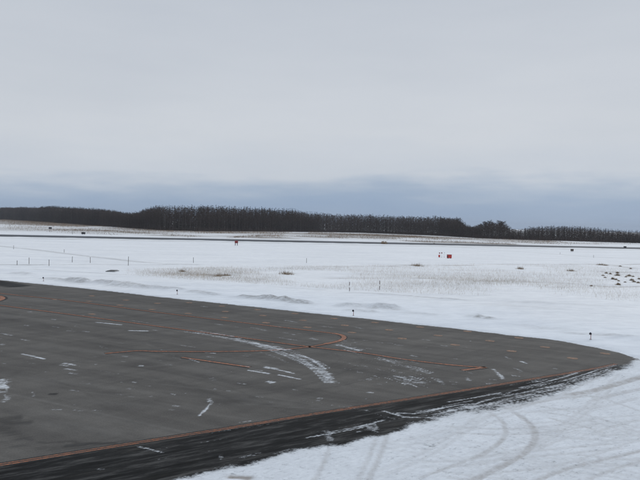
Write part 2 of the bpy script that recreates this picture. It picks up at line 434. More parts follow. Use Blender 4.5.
def ground_z(x, y):
    x = np.atleast_1d(np.asarray(x, float))
    y = np.atleast_1d(np.asarray(y, float))
    d = y - edge_y(x)
    z = .05 + .10 * sstep(0, 4, d) + .24 * (fbm(x * .06, y * .06, 40, 4) - .5) * sstep(2, 20, d) + .09 * (fbm(x * .35, y * .5, 46, 4) - .5)
    rc = runway_coord(x, y)
    z += .7 * (fbm(x * .011, y * .02, 61, 3) - .5) * sstep(25, 120, rc) * sstep(900, 500, y)
    for pts, w, h in RIDGES:
        path = smooth_path(line(pts), 1.5)
        m = (x > path[:, 0].min() - 3 * w) & (x < path[:, 0].max() + 3 * w) & (y > path[:, 1].min() - 3 * w) & (y < path[:, 1].max() + 3 * w)
        if m.any():
            dd, t = seg_dist(x[m], y[m], path)
            z[m] += h * np.exp(-(dd / w) ** 2) * (.25 + 1.5 * fbm(x[m] * .9, y[m] * .9, 71, 4)) * sstep(0, .12, t) * (1 - sstep(.88, 1, t))
    # the runway lies in a cleared strip
    inr = sstep(-3, 0, rc + RW_W * .5 - 15) * (1 - sstep(RW_W, RW_W + 4, rc))
    z = z * (1 - inr) + inr * -.10
    # under the apron
    near = sstep(.10, -.55, d) * ((np.abs(x) < 190) & (y > -70))
    z = z * (1 - near) + near * -.45
    return z


# ------------------------------------------------------------------ material helpers
def new_mat(name):
    m = bpy.data.materials.new(name)
    m.use_nodes = True
    t = m.node_tree
    t.nodes.clear()
    o = t.nodes.new('ShaderNodeOutputMaterial')
    b = t.nodes.new('ShaderNodeBsdfPrincipled')
    t.links.new(b.outputs[0], o.inputs[0])
    return m, t.nodes, t.links, b


def plain(name, col, rough=.8, var=.25, scale=3.0, spec=.3, bump=0):
    m, n, l, b = new_mat(name)
    tcn = n.new('ShaderNodeTexCoord')
    no = nd(n, 'ShaderNodeTexNoise', Scale=scale, Detail=5.0, Roughness=.6)
    l.new(tcn.outputs['Object'], no.inputs['Vector'])
    lo = tuple(c * (1 - var) for c in col)
    hi = tuple(min(1, c * (1 + var)) for c in col)
    l.new(ramp(n, l, no.outputs[0], [(.3, lo), (.7, hi)]), b.inputs['Base Color'])
    b.inputs['Roughness'].default_value = rough
    b.inputs['Specular IOR Level'].default_value = spec
    if bump:
        bu = nd(n, 'ShaderNodeBump', Strength=bump, Distance=.02)
        l.new(no.outputs[0], bu.inputs['Height'])
        l.new(bu.outputs[0], b.inputs['Normal'])
    return m


def cmix(n, l, fac, a, b, blend='MIX'):
    x = nd(n, 'ShaderNodeMix', data_type='RGBA', blend_type=blend)
    for sock, v in ((0, fac), (6, a), (7, b)):
        if isinstance(v, (int, float)):
            x.inputs[sock].default_value = v
        elif isinstance(v, tuple):
            x.inputs[sock].default_value = (*v, 1)
        else:
            l.new(v, x.inputs[sock])
    return x.outputs[2]


def tnoise(n, l, vec, scale, detail=5.0, rough=.55, rot=0, sx=1, sy=1):
    mpn = n.new('ShaderNodeMapping')
    mpn.vector_type = 'TEXTURE'
    mpn.inputs['Rotation'].default_value = (0, 0, rot)
    mpn.inputs['Scale'].default_value = (sx, sy, 1)
    l.new(vec, mpn.inputs[0])
    no = nd(n, 'ShaderNodeTexNoise', Scale=scale, Detail=detail, Roughness=rough)
    l.new(mpn.outputs[0], no.inputs['Vector'])
    return no.outputs[0]


ed = EL[-1] - EL[0]
ROT_EDGE = math.atan2(ed[1], ed[0])
bl = line([(0, 305.5), (480, 368)])
ROT_B = math.atan2(bl[1, 1] - bl[0, 1], bl[1, 0] - bl[0, 0])
SNOW_MID = (.80, .835, .875)
SNOW_NEAR = (.675, .725, .785)


def attr(n, name):
    a = n.new('ShaderNodeAttribute')
    a.attribute_name = name
    return a.outputs['Fac']


def snow_mask(n, l, pos):
    """snow left on the pavement: painted amount broken up by wind-blown noise"""
    s = attr(n, 'snow')
    na = tnoise(n, l, pos, 2.2, 6, .65, ROT_EDGE, 2.6, .8)
    nb = tnoise(n, l, pos, 4.5, 5, .7)
    nc = tnoise(n, l, pos, 1.6, 4, .6, ROT_B, 3.2, .7)
    q = mth(n, l, 'ADD', mth(n, l, 'MULTIPLY', na, .9), mth(n, l, 'MULTIPLY', nb, .8))
    q = mth(n, l, 'ADD', q, mth(n, l, 'MULTIPLY', nc, .6))
    nf = tnoise(n, l, pos, 9, 4, .75, ROT_EDGE, 1.6, 1)
    q = mth(n, l, 'ADD', q, mth(n, l, 'MULTIPLY', nf, 1.1))
    q = mth(n, l, 'SUBTRACT', q, 1.70)
    q = mth(n, l, 'MULTIPLY_ADD', s, 1.0, mth(n, l, 'MULTIPLY', q, .85))
    mr = n.new('ShaderNodeMapRange')
    mr.interpolation_type = 'SMOOTHSTEP'
    mr.inputs['From Min'].default_value = .40
    mr.inputs['From Max'].default_value = .90
    l.new(q, mr.inputs[0])
    # nothing where no snow was painted
    g = n.new('ShaderNodeMapRange')
    g.inputs['From Min'].default_value = .03
    g.inputs['From Max'].default_value = .25
    l.new(s, g.inputs[0])
    thin = mth(n, l, 'MULTIPLY_ADD', s, .34, .66, clamp=True)
    return mth(n, l, 'MULTIPLY', mth(n, l, 'MULTIPLY', mr.outputs[0], g.outputs[0]), thin), nb


def mat_apron():
    m, n, l, b = new_mat('apron_asphalt')
    pos = n.new('ShaderNodeNewGeometry').outputs['Position']
    mask, nb = snow_mask(n, l, pos)
    big = tnoise(n, l, pos, .11, 5, .55)
    lane = tnoise(n, l, pos, .55, 5, .6, ROT_B, 14, .8)
    lane2 = tnoise(n, l, pos, .5, 4, .6, ROT_EDGE + .25, 12, .7)
    grit = tnoise(n, l, pos, 14, 6, .85)
    base = ramp(n, l, big, [(.3, (.092, .089, .085)), (.7, (.118, .115, .110))])
    base = cmix(n, l, .75, base, ramp(n, l, lane, [(.3, (.72, .72, .73)), (.7, (1.24, 1.24, 1.23))]), 'MULTIPLY')
    base = cmix(n, l, .6, base, ramp(n, l, lane2, [(.35, (.84, .84, .85)), (.66, (1.18, 1.18, 1.17))]), 'MULTIPLY')
    base = cmix(n, l, .5, base, ramp(n, l, grit, [(.30, (.40, .40, .40)), (.70, (1.6, 1.6, 1.6))]), 'MULTIPLY')
    # old seams, crack sealing and scuffs
    pale = attr(n, 'scuff')
    sn_ = tnoise(n, l, pos, 3, 5, .7)
    base = cmix(n, l, mth(n, l, 'MULTIPLY', pale, mth(n, l, 'MULTIPLY_ADD', sn_, 1.6, -.25), clamp=True), base, (.19, .19, .185))
    dark = attr(n, 'crack')
    base = cmix(n, l, mth(n, l, 'MULTIPLY', dark, mth(n, l, 'MULTIPLY_ADD', sn_, 1.6, -.2), clamp=True), base, (.03, .03, .03))
    blot = tnoise(n, l, pos, .7, 6, .72, ROT_B, 1.6, 1)
    base = cmix(n, l, .55, base, ramp(n, l, blot, [(.34, (.74, .74, .75)), (.5, (1, 1, 1)), (.68, (1.15, 1.15, 1.14))]), 'MULTIPLY')
    wet = attr(n, 'wet')
    streak = tnoise(n, l, pos, 1.3, 8, .74, ROT_EDGE + .03, 4, .6)
    wetc = ramp(n, l, streak, [(.38, (.005, .0055, .006)), (.50, (.016, .017, .018)), (.64, (.072, .073, .073))])
    wv = mth(n, l, 'ADD', wet, mth(n, l, 'MULTIPLY', mth(n, l, 'SUBTRACT', streak, .5), 1.0))
    mr = n.new('ShaderNodeMapRange')
    mr.interpolation_type = 'SMOOTHSTEP'
    mr.inputs['From Min'].default_value = .24
    mr.inputs['From Max'].default_value = .66
    l.new(wv, mr.inputs[0])
    base = cmix(n, l, mr.outputs[0], base, wetc)
    # packed snow with tyre dirt
    tr = attr(n, 'track')
    sn1 = tnoise(n, l, pos, .5, 6, .62)
    sn2 = tnoise(n, l, pos, 7, 4, .7, ROT_EDGE, 2.2, .9)
    sc_ = ramp(n, l, sn1, [(.3, tuple(c * .93 for c in SNOW_NEAR)), (.7, tuple(min(1, c * 1.06) for c in SNOW_NEAR))])
    sc_ = cmix(n, l, .8, sc_, ramp(n, l, sn2, [(.26, (.50, .50, .50)), (.40, (.94, .94, .94)), (.7, (1.05, 1.05, 1.05))]), 'MULTIPLY')
    tn = tnoise(n, l, pos, 2.0, 5, .7)
    tf = mth(n, l, 'MULTIPLY', tr, mth(n, l, 'MULTIPLY_ADD', tn, 2.2, -.35), clamp=True)
    sc_ = cmix(n, l, tf, sc_, (.33, .32, .315))
    rough_ = tnoise(n, l, pos, 5, 6, .75)
    sc_ = cmix(n, l, .55, sc_, ramp(n, l, rough_, [(.32, (.86, .86, .87)), (.6, (1.07, 1.07, 1.06))]), 'MULTIPLY')
    base = cmix(n, l, mask, base, sc_)
    l.new(base, b.inputs['Base Color'])
    b.inputs['Roughness'].default_value = .88
    b.inputs['Specular IOR Level'].default_value = .12
    bu = nd(n, 'ShaderNodeBump', Strength=.55, Distance=.03)
    h = mth(n, l, 'ADD', mth(n, l, 'MULTIPLY', mask, mth(n, l, 'MULTIPLY_ADD', nb, .9, .6)), mth(n, l, 'MULTIPLY', grit, .12))
    l.new(h, bu.inputs['Height'])
    l.new(bu.outputs[0], b.inputs['Normal'])
    return m


def mat_paint(name, col, wear=.4):
    m, n, l, b = new_mat(name)
    pos = n.new('ShaderNodeNewGeometry').outputs['Position']
    mask, nb = snow_mask(n, l, pos)
    w = tnoise(n, l, pos, 5.5, 7, .8)
    w2 = tnoise(n, l, pos, .25, 4, .6)
    c = ramp(n, l, w2, [(.3, tuple(x * .8 for x in col)), (.7, tuple(x * 1.12 for x in col))])
    wf = n.new('ShaderNodeMapRange')
    wf.inputs['From Min'].default_value = .52 - wear * .2
    wf.inputs['From Max'].default_value = .72 - wear * .2
    wf.inputs['To Max'].default_value = .85
    l.new(w, wf.inputs[0])
    c = cmix(n, l, wf.outputs[0], c, (.08, .08, .078))
    c = cmix(n, l, mask, c, SNOW_NEAR)
    l.new(c, b.inputs['Base Color'])
    b.inputs['Roughness'].default_value = .8
    b.inputs['Specular IOR Level'].default_value = .15
    return m


def mat_field():
    m, n, l, b = new_mat('snow_ground')
    pos = n.new('ShaderNodeNewGeometry').outputs['Position']
    dirt_shade, tan, trod = attr(n, 'dirt_shade'), attr(n, 'tan'), attr(n, 'trod')
    n1_ = tnoise(n, l, pos, .09, 5, .55, .2, 2.2, 1)
    n2_ = tnoise(n, l, pos, 1.1, 6, .65, .1, 2, 1)
    n3_ = tnoise(n, l, pos, .35, 6, .7, .15, 2.5, .8)
    c = ramp(n, l, n1_, [(.3, tuple(x * .96 for x in SNOW_MID)), (.7, tuple(min(1, x * 1.025) for x in SNOW_MID))])
    c = cmix(n, l, trod, c, tuple(x * 1.08 for x in SNOW_NEAR))
    c = cmix(n, l, .7, c, ramp(n, l, n2_, [(.3, (.86, .865, .875)), (.6, (1.03, 1.03, 1.03))]), 'MULTIPLY')
    n4_ = tnoise(n, l, pos, .16, 5, .6, .12, 3.5, .7)
    c = cmix(n, l, .6, c, ramp(n, l, n4_, [(.36, (.89, .90, .92)), (.54, (1.02, 1.02, 1.02))]), 'MULTIPLY')
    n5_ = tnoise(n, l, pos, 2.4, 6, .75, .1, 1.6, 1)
    df = mth(n, l, 'MULTIPLY', dirt_shade, mth(n, l, 'MULTIPLY_ADD', n5_, 3.4, -1.0), clamp=True)
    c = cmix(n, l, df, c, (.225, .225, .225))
    tf = mth(n, l, 'MULTIPLY', tan, mth(n, l, 'MULTIPLY_ADD', n3_, 3.6, -.95), clamp=True)
    tcol = ramp(n, l, n2_, [(.35, (.085, .07, .058)), (.65, (.24, .195, .15))])
    c = cmix(n, l, tf, c, tcol)
    l.new(c, b.inputs['Base Color'])
    b.inputs['Roughness'].default_value = .85
    b.inputs['Specular IOR Level'].default_value = .15
    bu = nd(n, 'ShaderNodeBump', Strength=.6, Distance=.12)
    l.new(n2_, bu.inputs['Height'])
    l.new(bu.outputs[0], b.inputs['Normal'])
    return m


# ------------------------------------------------------------------ object helpers
def mesh_np(name, V, F, mats, mi=None, attrs=None, smooth=False):
    V = np.asarray(V, np.float32)
    F = np.asarray(F, np.int32)
    k = F.shape[1]
    me = bpy.data.meshes.new(name)
    me.vertices.add(len(V))
    me.vertices.foreach_set('co', V.ravel())
    me.loops.add(F.size)
    me.loops.foreach_set('vertex_index', F.ravel())
    me.polygons.add(len(F))
    me.polygons.foreach_set('loop_start', np.arange(0, F.size, k, dtype=np.int32))
    me.polygons.foreach_set('loop_total', np.full(len(F), k, np.int32))
    if mi is not None:
        me.polygons.foreach_set('material_index', np.asarray(mi, np.int32))
    me.polygons.foreach_set('use_smooth', np.full(len(F), smooth))
    for m in (mats if isinstance(mats, (list, tuple)) else [mats]):
        me.materials.append(m)
    for an, av in (attrs or {}).items():
        a = me.attributes.new(an, 'FLOAT', 'POINT')
        a.data.foreach_set('value', np.asarray(av, np.float32))
    me.update()
    me.validate()
    return me


def link(name, me, parent=None, loc=None):
    o = bpy.data.objects.new(name, me)
    COL.objects.link(o)
    if parent:
        o.parent = parent
    if loc is not None:
        o.location = loc
    return o


def tag(o, label=None, cat=None, group=None, kind=None):
    if label: o['label'] = label
    if cat: o['category'] = cat
    if group: o['group'] = group
    if kind: o['kind'] = kind
    return o


def empty(name, loc, label, cat, group=None, rz=0):
    o = bpy.data.objects.new(name, None)
    o.location = loc
    o.rotation_euler = (0, 0, rz)
    o.empty_display_size = .2
    COL.objects.link(o)
    return tag(o, label, cat, group)


class MB:
    """collects boxes, tubes and blades into one mesh (triangles)"""

    def __init__(s):
        s.V, s.F, s.M = [], [], []

    def add(s, v, f, m=0):
        b = len(s.V)
        s.V += [tuple(p) for p in v]
        for q in f:
            if len(q) == 4:
                s.F += [(b + q[0], b + q[1], b + q[2]), (b + q[0], b + q[2], b + q[3])]
                s.M += [m, m]
            else:
                s.F.append(tuple(b + i for i in q))
                s.M.append(m)
        return s

    def box(s, cx, cy, cz, sx, sy, sz, m=0, bev=.0):
        x, y, z = sx / 2, sy / 2, sz / 2
        e = bev
        v, ring = [], []
        for zz, ins in ((-z, e), (-z + e, 0), (z - e, 0), (z, e)):
            for a, c in ((-1, -1), (1, -1), (1, 1), (-1, 1)):
                v.append((cx + a * (x - ins), cy + c * (y - ins), cz + zz))
        f = [(3, 2, 1, 0), (12, 13, 14, 15)]
        for r in range(3):
            for i in range(4):
                j = (i + 1) % 4
                f.append((r * 4 + i, r * 4 + j, r * 4 + 4 + j, r * 4 + 4 + i))
        return s.add(v, f, m)

    def tube(s, p0, p1, r0, r1, k=8, m=0, cap=True):
        p0, p1 = Vector(p0), Vector(p1)
        d = (p1 - p0).normalized()
        a = d.orthogonal().normalized()
        b = d.cross(a)
        v = []
        for p, r in ((p0, r0), (p1, r1)):
            for i in range(k):
                t = 2 * math.pi * i / k
                v.append(p + r * (math.cos(t) * a + math.sin(t) * b))
        f = [(i, (i + 1) % k, k + (i + 1) % k, k + i) for i in range(k)]
        if cap:
            v += [p0, p1]
            f += [((i + 1) % k, i, 2 * k) for i in range(k)] + [(k + i, k + (i + 1) % k, 2 * k + 1) for i in range(k)]
        return s.add(v, f, m)

    def blade(s, p, d, w, m=0, side=None):
        """one thin triangle from p along d"""
        p, d = Vector(p), Vector(d)
        sd_ = side or d.cross(Vector((random.gauss(0, 1), random.gauss(0, 1), random.gauss(0, 1)))).normalized()
        return s.add([p - sd_ * w / 2, p + sd_ * w / 2, p + d], [(0, 1, 2)], m)

    def mesh(s, name, mats):
        return mesh_np(name, s.V, s.F, mats, s.M)

    def build(s, name, mats, parent=None, loc=None):
        return link(name, s.mesh(name, mats), parent, loc)


def axis(segs):
    out = []
    for a, b, st in segs:
        out.append(np.arange(a, b - 1e-6, st))
    out.append([segs[-1][1]])
    return np.concatenate(out)


def grid(xs, ys):
    X, Y = np.meshgrid(xs, ys)
    nx, ny = len(xs), len(ys)
    i = np.arange(nx * ny).reshape(ny, nx)
    F = np.stack([i[:-1, :-1], i[:-1, 1:], i[1:, 1:], i[1:, :-1]], -1).reshape(-1, 4)
    return X.ravel(), Y.ravel(), F


# ------------------------------------------------------------------ setting: apron, snow field, runway
MAT_APRON, MAT_FIELD = mat_apron(), mat_field()
MAT_ORANGE = mat_paint('orange_line_paint', (.44, .19, .11), .6)
MAT_PALE = mat_paint('faded_orange_paint', (.37, .23, .155), .68)
MAT_BLACK = mat_paint('black_border_paint', (.022, .022, .023), .3)

xs = axis([(-200, -72, 4), (-72, -40, .5), (-40, -22, .2), (-22, 24, .12), (24, 60, .5), (60, 200, 5)])
ys = axis([(-80, 8, 4), (8, 18, .2), (18, 52, .13), (52, 62, .2), (62, 104, .4), (104, 150, 3)])
ax, ay, aF = grid(xs, ys)
keep = ay < edge_y(ax) + 1.6
S = snow_amt(ax, ay)
W = wet_amt(ax, ay)
_tr = [(p, w * .55, a * .95) for p, w, a in TRACKS]
for _i in range(26):                       # many faint overlapping passes of vehicles
    _u, _v = _r.uniform(330, 620), _r.uniform(405, 476)
    _q, _c = _r.uniform(-.30, .22), _r.gauss(0, .0016)
    _p = [(_u + t * 40, _v + t * 40 * _q + _c * (t * 40) ** 2) for t in range(5)]
    _a = _r.uniform(.12, .38)
    _tr.append((_p, .12, _a))
    _tr.append(([(a_ + 2, b_ + 5.5) for a_, b_ in _p], .12, _a))
T = paint(ax, ay, _tr, flat=True)
by = np.interp(ax, BND[:, 0], BND[:, 1])
deep = sstep(.2, 1.6, by - ay) + sstep(22.4, 24.5, ax) * (by - ay <= .2)
deep = np.clip(deep, 0, 1)
az = deep * (.035 + .05 * (fbm(ax * .45, ay * .45, 81, 4) - .3)) - .035 * np.clip(T, 0, 1) * deep
fk = keep[aF].all(1)
used = np.zeros(len(ax), bool)
used[aF[fk].ravel()] = True
idx = np.cumsum(used) - 1
apron = link('apron', mesh_np('apron', np.c_[ax, ay, az][used], idx[aF[fk]], MAT_APRON,
                              attrs={'snow': S[used], 'wet': W[used], 'track': T[used], 'scuff': paint(ax, ay, SCUFF)[used], 'crack': paint(ax, ay, CRACKS)[used]}, smooth=True))
tag(apron, 'dark asphalt apron streaked with blown snow and orange lines', kind='structure')


def ribbon(name, path, w, z, mat, parent, w_end=None):
    path = np.asarray(path)
    t = np.gradient(path, axis=0)
    t /= np.hypot(t[:, 0], t[:, 1])[:, None]
    nrm = np.c_[-t[:, 1], t[:, 0]]
    ws = np.linspace(-.5, .5, 3)
    V = np.vstack([np.c_[path + nrm * w * k, np.full(len(path), z)] for k in ws])
    n = len(path)
    F = [(r * n + i + 1, r * n + i, (r + 1) * n + i, (r + 1) * n + i + 1) for r in range(2) for i in range(n - 1)]
    return link(name, mesh_np(name, V, F[::1], mat, attrs={'snow': snow_amt(V[:, 0], V[:, 1])}), parent)


def marking(pts, w=.30, border=.62, name='taxi_line', lbl=None):
    path = smooth_path(line(pts), .35)
    ribbon('line_border', path, border, .006, MAT_BLACK, apron)
    o = ribbon(name, path, w, .011, MAT_ORANGE, apron)
    if lbl: o['label'] = lbl


LOOP = [(-60, 286.4), (10, 294.4), (60, 299.7), (110, 306), (160, 312.7), (240, 322.3), (300, 329.4), (330, 333.0), (338, 334.2),
        (343.5, 336.2), (343.2, 339.0), (336, 341.8), (320, 345), (305, 347.4), (285, 349.4), (262, 350.8), (220, 351.6), (160, 351.5), (140, 350.8), (122, 352), (105, 353.6)]
marking(LOOP, .22, .54, lbl='orange guide line that turns back in a tight loop')
ribbon('taxi_line', smooth_path(line([(333, 333.4), (338, 334.2), (343.5, 336.2), (343.2, 339.0), (336, 341.8), (325, 344)]), .3), .38, .015, MAT_ORANGE, apron)['label'] = 'thick bend of the orange loop'
marking([(-60, 297.5), (0, 305.3), (80, 315.8), (160, 326.6), (240, 337.4), (300, 345.6), (360, 352.6), (400, 358.8), (440, 363.8), (468, 366.4), (486, 367.4)], .22, .52)
marking([(486, 367.4), (476, 368.6), (462, 370.4)], .28, .56)
marking([(182, 357.4), (215, 362.2), (250, 367.3)], .22, .50, lbl='short orange dash beside the loop line')
marking([(-60, 303.6), (-20, 302.9), (-6, 301.6), (1.2, 299.6), (2.4, 297.6), (-4, 295.8), (-30, 293.2)], .5, 1.0, lbl='orange loop end at the left border')
pe = smooth_path(line(EDGE_LINE), .4)
tn_ = np.gradient(pe, axis=0)
tn_ /= np.hypot(tn_[:, 0], tn_[:, 1])[:, None]
nn_ = np.c_[-tn_[:, 1], tn_[:, 0]]
ribbon('line_border', pe, .46, .006, MAT_BLACK, apron)
for k in (-.08, .08):
    ribbon('edge_line', pe + nn_ * k, .075, .011, MAT_ORANGE, apron)

SPOTS = [(334, 318.6), (375, 322.6), (352, 332.6), (402, 338.6), (420, 327.2), (438, 335.6), (455, 345), (467.5, 331.4), (490, 341), (511.5, 351.2),
         (519, 338), (545, 347.2), (572.5, 358.4), (605, 353.6), (345, 325.4), (389, 330), (189, 302.8), (188, 313.6), (222, 306.2), (225.5, 311.6), (224.5, 317.6),
         (257.5, 309.8), (263, 315.6), (266, 322.8), (295, 313.6), (303, 320.4), (307.5, 327.4), (89, 301.4), (126, 300.2), (120, 305.3), (152, 309.6), (157.5, 303.4), (55, 299.5), (92, 296), (92, 314.2)]
spot_v = []
for k in range(16):
    a = 2 * math.pi * k / 16
    c, s_ = math.cos(a), math.sin(a)
    spot_v.append((.36 * abs(c) ** .6 * (1 if c > 0 else -1), .30 * abs(s_) ** .6 * (1 if s_ > 0 else -1), 0))
spot_v.append((0, 0, 0))
spot_me = mesh_np('ground_spot', spot_v, [(i, (i + 1) % 16, 16) for i in range(16)], MAT_PALE, attrs={'snow': np.zeros(17)})
for p in SPOTS:
    o = link('ground_spot', spot_me, apron, (*gp(*p), .012))
    o.rotation_euler = (0, 0, ROT_B)

tx = axis([(-3000, -1100, 100), (-1100, -250, 9), (-250, -110, 2.5), (-110, 110, .85), (110, 250, 2.5), (250, 700, 9), (700, 3000, 100)])
ty = axis([(-400, -80, 40), (-80, 36, 4), (36, 112, .5), (112, 180, .8), (180, 330, 2), (330, 900, 6), (900, 1500, 15), (1500, 4000, 100)])
gx, gy, gF = grid(tx, ty)
gz = ground_z(gx, gy)
d_ = gy - edge_y(gx)
field = link('snow_field', mesh_np('snow_field', np.c_[gx, gy, gz], gF, MAT_FIELD,
             attrs={'dirt_shade': paint(gx, gy, DIRT_SHADE), 'tan': paint(gx, gy, TAN), 'trod': .75 * sstep(26, 3, d_) * sstep(-10, 10, gx + 18) + .2 * sstep(40, 10, d_)}, smooth=True))
tag(field, 'wide level snow field reaching to the forest', kind='structure')

MAT_RW = plain('runway_asphalt', (.075, .085, .10), .8, .3, .03, .2)
rl = []
for s_ in np.arange(-900, 1501, 20):
    for w_ in np.linspace(0, RW_W, 6):
        p = RW[0] + RW_DIR * s_ + RW_N * w_
        rl.append((p[0], p[1], -.02 + .16 * (1 - abs(w_ / RW_W * 2 - 1))))
nr = len(rl) // 6
rF = [(i * 6 + j, (i + 1) * 6 + j, (i + 1) * 6 + j + 1, i * 6 + j + 1) for i in range(nr - 1) for j in range(5)]
runway = link('runway', mesh_np('runway', rl, rF, MAT_RW, smooth=True))
tag(runway, 'cleared dark runway crossing the snow field', kind='structure')


def zat(p):
    return float(ground_z(p[0], p[1])[0])


# ------------------------------------------------------------------ forest
MAT_BARK = plain('pale_birch_bark', (.13, .115, .105), .9, .35, 1.5, .1)
MAT_TWIG = plain('bare_twigs', (.080, .062, .055), .9, .3, .02, .05)
MAT_DBARK = plain('dark_bark', (.035, .030, .028), .9, .3, 1.5, .1)
MAT_NEEDLE = plain('dark_needles', (.020, .024, .033), .9, .35, .03, .05)


def birch(H, seed, nl=13, nt=10, wk=1.0, spread=1.0, low=.24):
    """bare broadleaf tree: (trunk, crown) meshes"""
    random.seed(seed)
    tr, cr = MB(), MB()
    lean = Vector((random.uniform(-.05, .05), random.uniform(-.05, .05), 1)) * H
    pts = [Vector((0, 0, 0)), lean * .35 + Vector((random.uniform(-.2, .2), 0, 0)), lean * .7, lean * .97]
    rr = [.0075 * H, .0062 * H, .0040 * H, .001 * H]
    for i in range(3):
        tr.tube(pts[i], pts[i + 1], rr[i], rr[i + 1], 5, cap=False)
    for i in range(nl):
        t = low + (.92 - low) * (i + random.random()) / nl
        base = pts[1].lerp(pts[3], max(0, (t - .35) / .62)) if t > .35 else pts[0].lerp(pts[1], t / .35)
        a = i * 2.4 + random.uniform(-.5, .5)
        ln = H * random.uniform(.13, .24) * (1.2 - .75 * t) * 1.5 * spread
        d = Vector((math.cos(a), math.sin(a), random.uniform(.5, 1.3))).normalized() * ln
        cr.tube(base, base + d, .0028 * H, .0008 * H, 3, cap=False)
        for k in range(nt):
            u = random.uniform(.15, 1)
            p = base + d * u
            dd = (d.normalized() * .6 + Vector((random.gauss(0, .6), random.gauss(0, .6), random.gauss(.45, .45)))).normalized()
            cr.blade(p, dd * random.uniform(.04, .10) * H, random.uniform(.05, .11) * wk)
    for k in range(16):
        t = random.uniform(.75, 1)
        dd = Vector((random.gauss(0, .5), random.gauss(0, .5), .8)).normalized()
        cr.blade(lean * (t - .06), dd * random.uniform(.04, .09) * H, .08 * wk)
    return tr, cr


def conifer(H, seed, nw=13, nb=6, wide=.15):
    random.seed(seed)
    tr, cr = MB(), MB()
    tr.tube((0, 0, 0), (0, 0, H * .98), .011 * H, .001 * H, 5, cap=False)
    for i in range(nw):
        t = .12 + .86 * i / (nw - 1)
        r = H * wide * (1.03 - t) * random.uniform(.75, 1.2) + .12
        for k in range(nb):
            a = 2 * math.pi * (k + random.random() * .7) / nb + i
            c, s = math.cos(a), math.sin(a)
            rl_ = r * random.uniform(.6, 1.15)
            zb = H * t + random.uniform(-.2, .2)
            w = max(.18, rl_ * .42)
            tip = (c * rl_, s * rl_, zb - rl_ * random.uniform(.05, .4))
            cr.add([(0, 0, zb + .35), (c * rl_ * .55 - s * w, s * rl_ * .55 + c * w, zb - rl_ * .25), tip, (c * rl_ * .55 + s * w, s * rl_ * .55 - c * w, zb - rl_ * .25)],
                   [(0, 1, 2), (0, 2, 3)])
    cr.blade((0, 0, H * .93), (0, 0, H * .07), .16)
    return tr, cr


PX_BASE = [(-70, 217.7), (0, 219.4), (40, 221.8), (80, 224.6), (120, 227.6), (160, 230.4), (200, 231.6), (260, 231.8), (320, 232.0), (360, 232.8), (400, 234.2), (440, 235.8),
           (480, 238.4), (520, 240.0), (560, 241.2), (600, 242.4), (640, 243.4), (720, 246)]
PX_TOP = [(-160, 203), (-60, 206.5), (0, 207), (32, 207), (50, 205.8), (62, 206.6), (80, 207.2), (104, 208.4), (118, 210.4), (130, 212.4), (138, 211.2), (146, 207.6), (156, 205), (166, 204.2), (200, 204.4), (240, 206.2),
          (290, 208.4), (305, 211), (320, 213.2), (350, 214), (400, 215.2), (440, 216.4), (456, 217.4), (461, 221), (466, 224.8), (474, 226), (480, 223.2), (486, 221.2), (505, 221.4), (509, 227.4),
          (518, 228.6), (530, 226), (548, 225), (570, 225), (590, 226.8), (612, 229), (640, 230.8), (700, 233), (800, 238)]
pbx, pby = np.array(PX_BASE).T
ptx, pty = np.array(PX_TOP).T
bw = np.array([gp(u, v) for u, v in PX_BASE])
seglen = np.hypot(*np.diff(bw, axis=0).T)
cum = np.r_[0, np.cumsum(seglen)]


def px_of(x, y, z=0):
    v = np.array([x, y, z - CAM_H])
    f = v @ np.array(FWD)
    return 320 + FPX * (v @ np.array(RT)) / f


def top_height(x, y):
    u = px_of(x, y)
    tv = np.interp(u, ptx, pty)
    d = y
    return max(5.0, CAM_H + (hor(u) - tv) / FPX * d), u


def place(row_off, spacing, jit):
    s = np.arange(0, cum[-1], spacing)
    s = s + RNG.uniform(-.45, .45, len(s)) * spacing
    x = np.interp(s, cum, bw[:, 0])
    y = np.interp(s, cum, bw[:, 1])
    r = np.hypot(x, y)
    k = (r + row_off + RNG.uniform(-jit, jit, len(s))) / r
    return x * k, y * k


BPROTO = [birch(16, 100 + i, 16, 22, random.uniform(1.0, 1.5), random.uniform(.9, 1.3), random.uniform(.12, .32)) for i in range(9)]
CPROTO = [conifer(18, 200 + i) for i in range(6)]
BM = [(a.mesh('trunk', [MAT_BARK]), b.mesh('crown', [MAT_TWIG])) for a, b in BPROTO]
CM = [(a.mesh('trunk', [MAT_DBARK]), b.mesh('crown', [MAT_NEEDLE])) for a, b in CPROTO]
LOWB = [birch(16, 300 + i, 12, 10, 1.9, 1.0, .10) for i in range(6)]
LOWC = [conifer(18, 400 + i, 11, 4) for i in range(5)]


def plant(meshes, H0, name, label, group, x, y, h, wide=1.0):
    t = empty(name, (x, y, zat((x, y)) - .15), label, 'tree', group, random.uniform(0, 6.28))
    s = h / H0
    wide *= max(1.0, 15.5 / h)
    t.scale = (s * wide, s * wide, s)
    link('trunk', meshes[0], t)
    link('crown', meshes[1], t)
    return t


def section(u):
    if u < 132: return 0
    if u < 466: return 1
    return 2


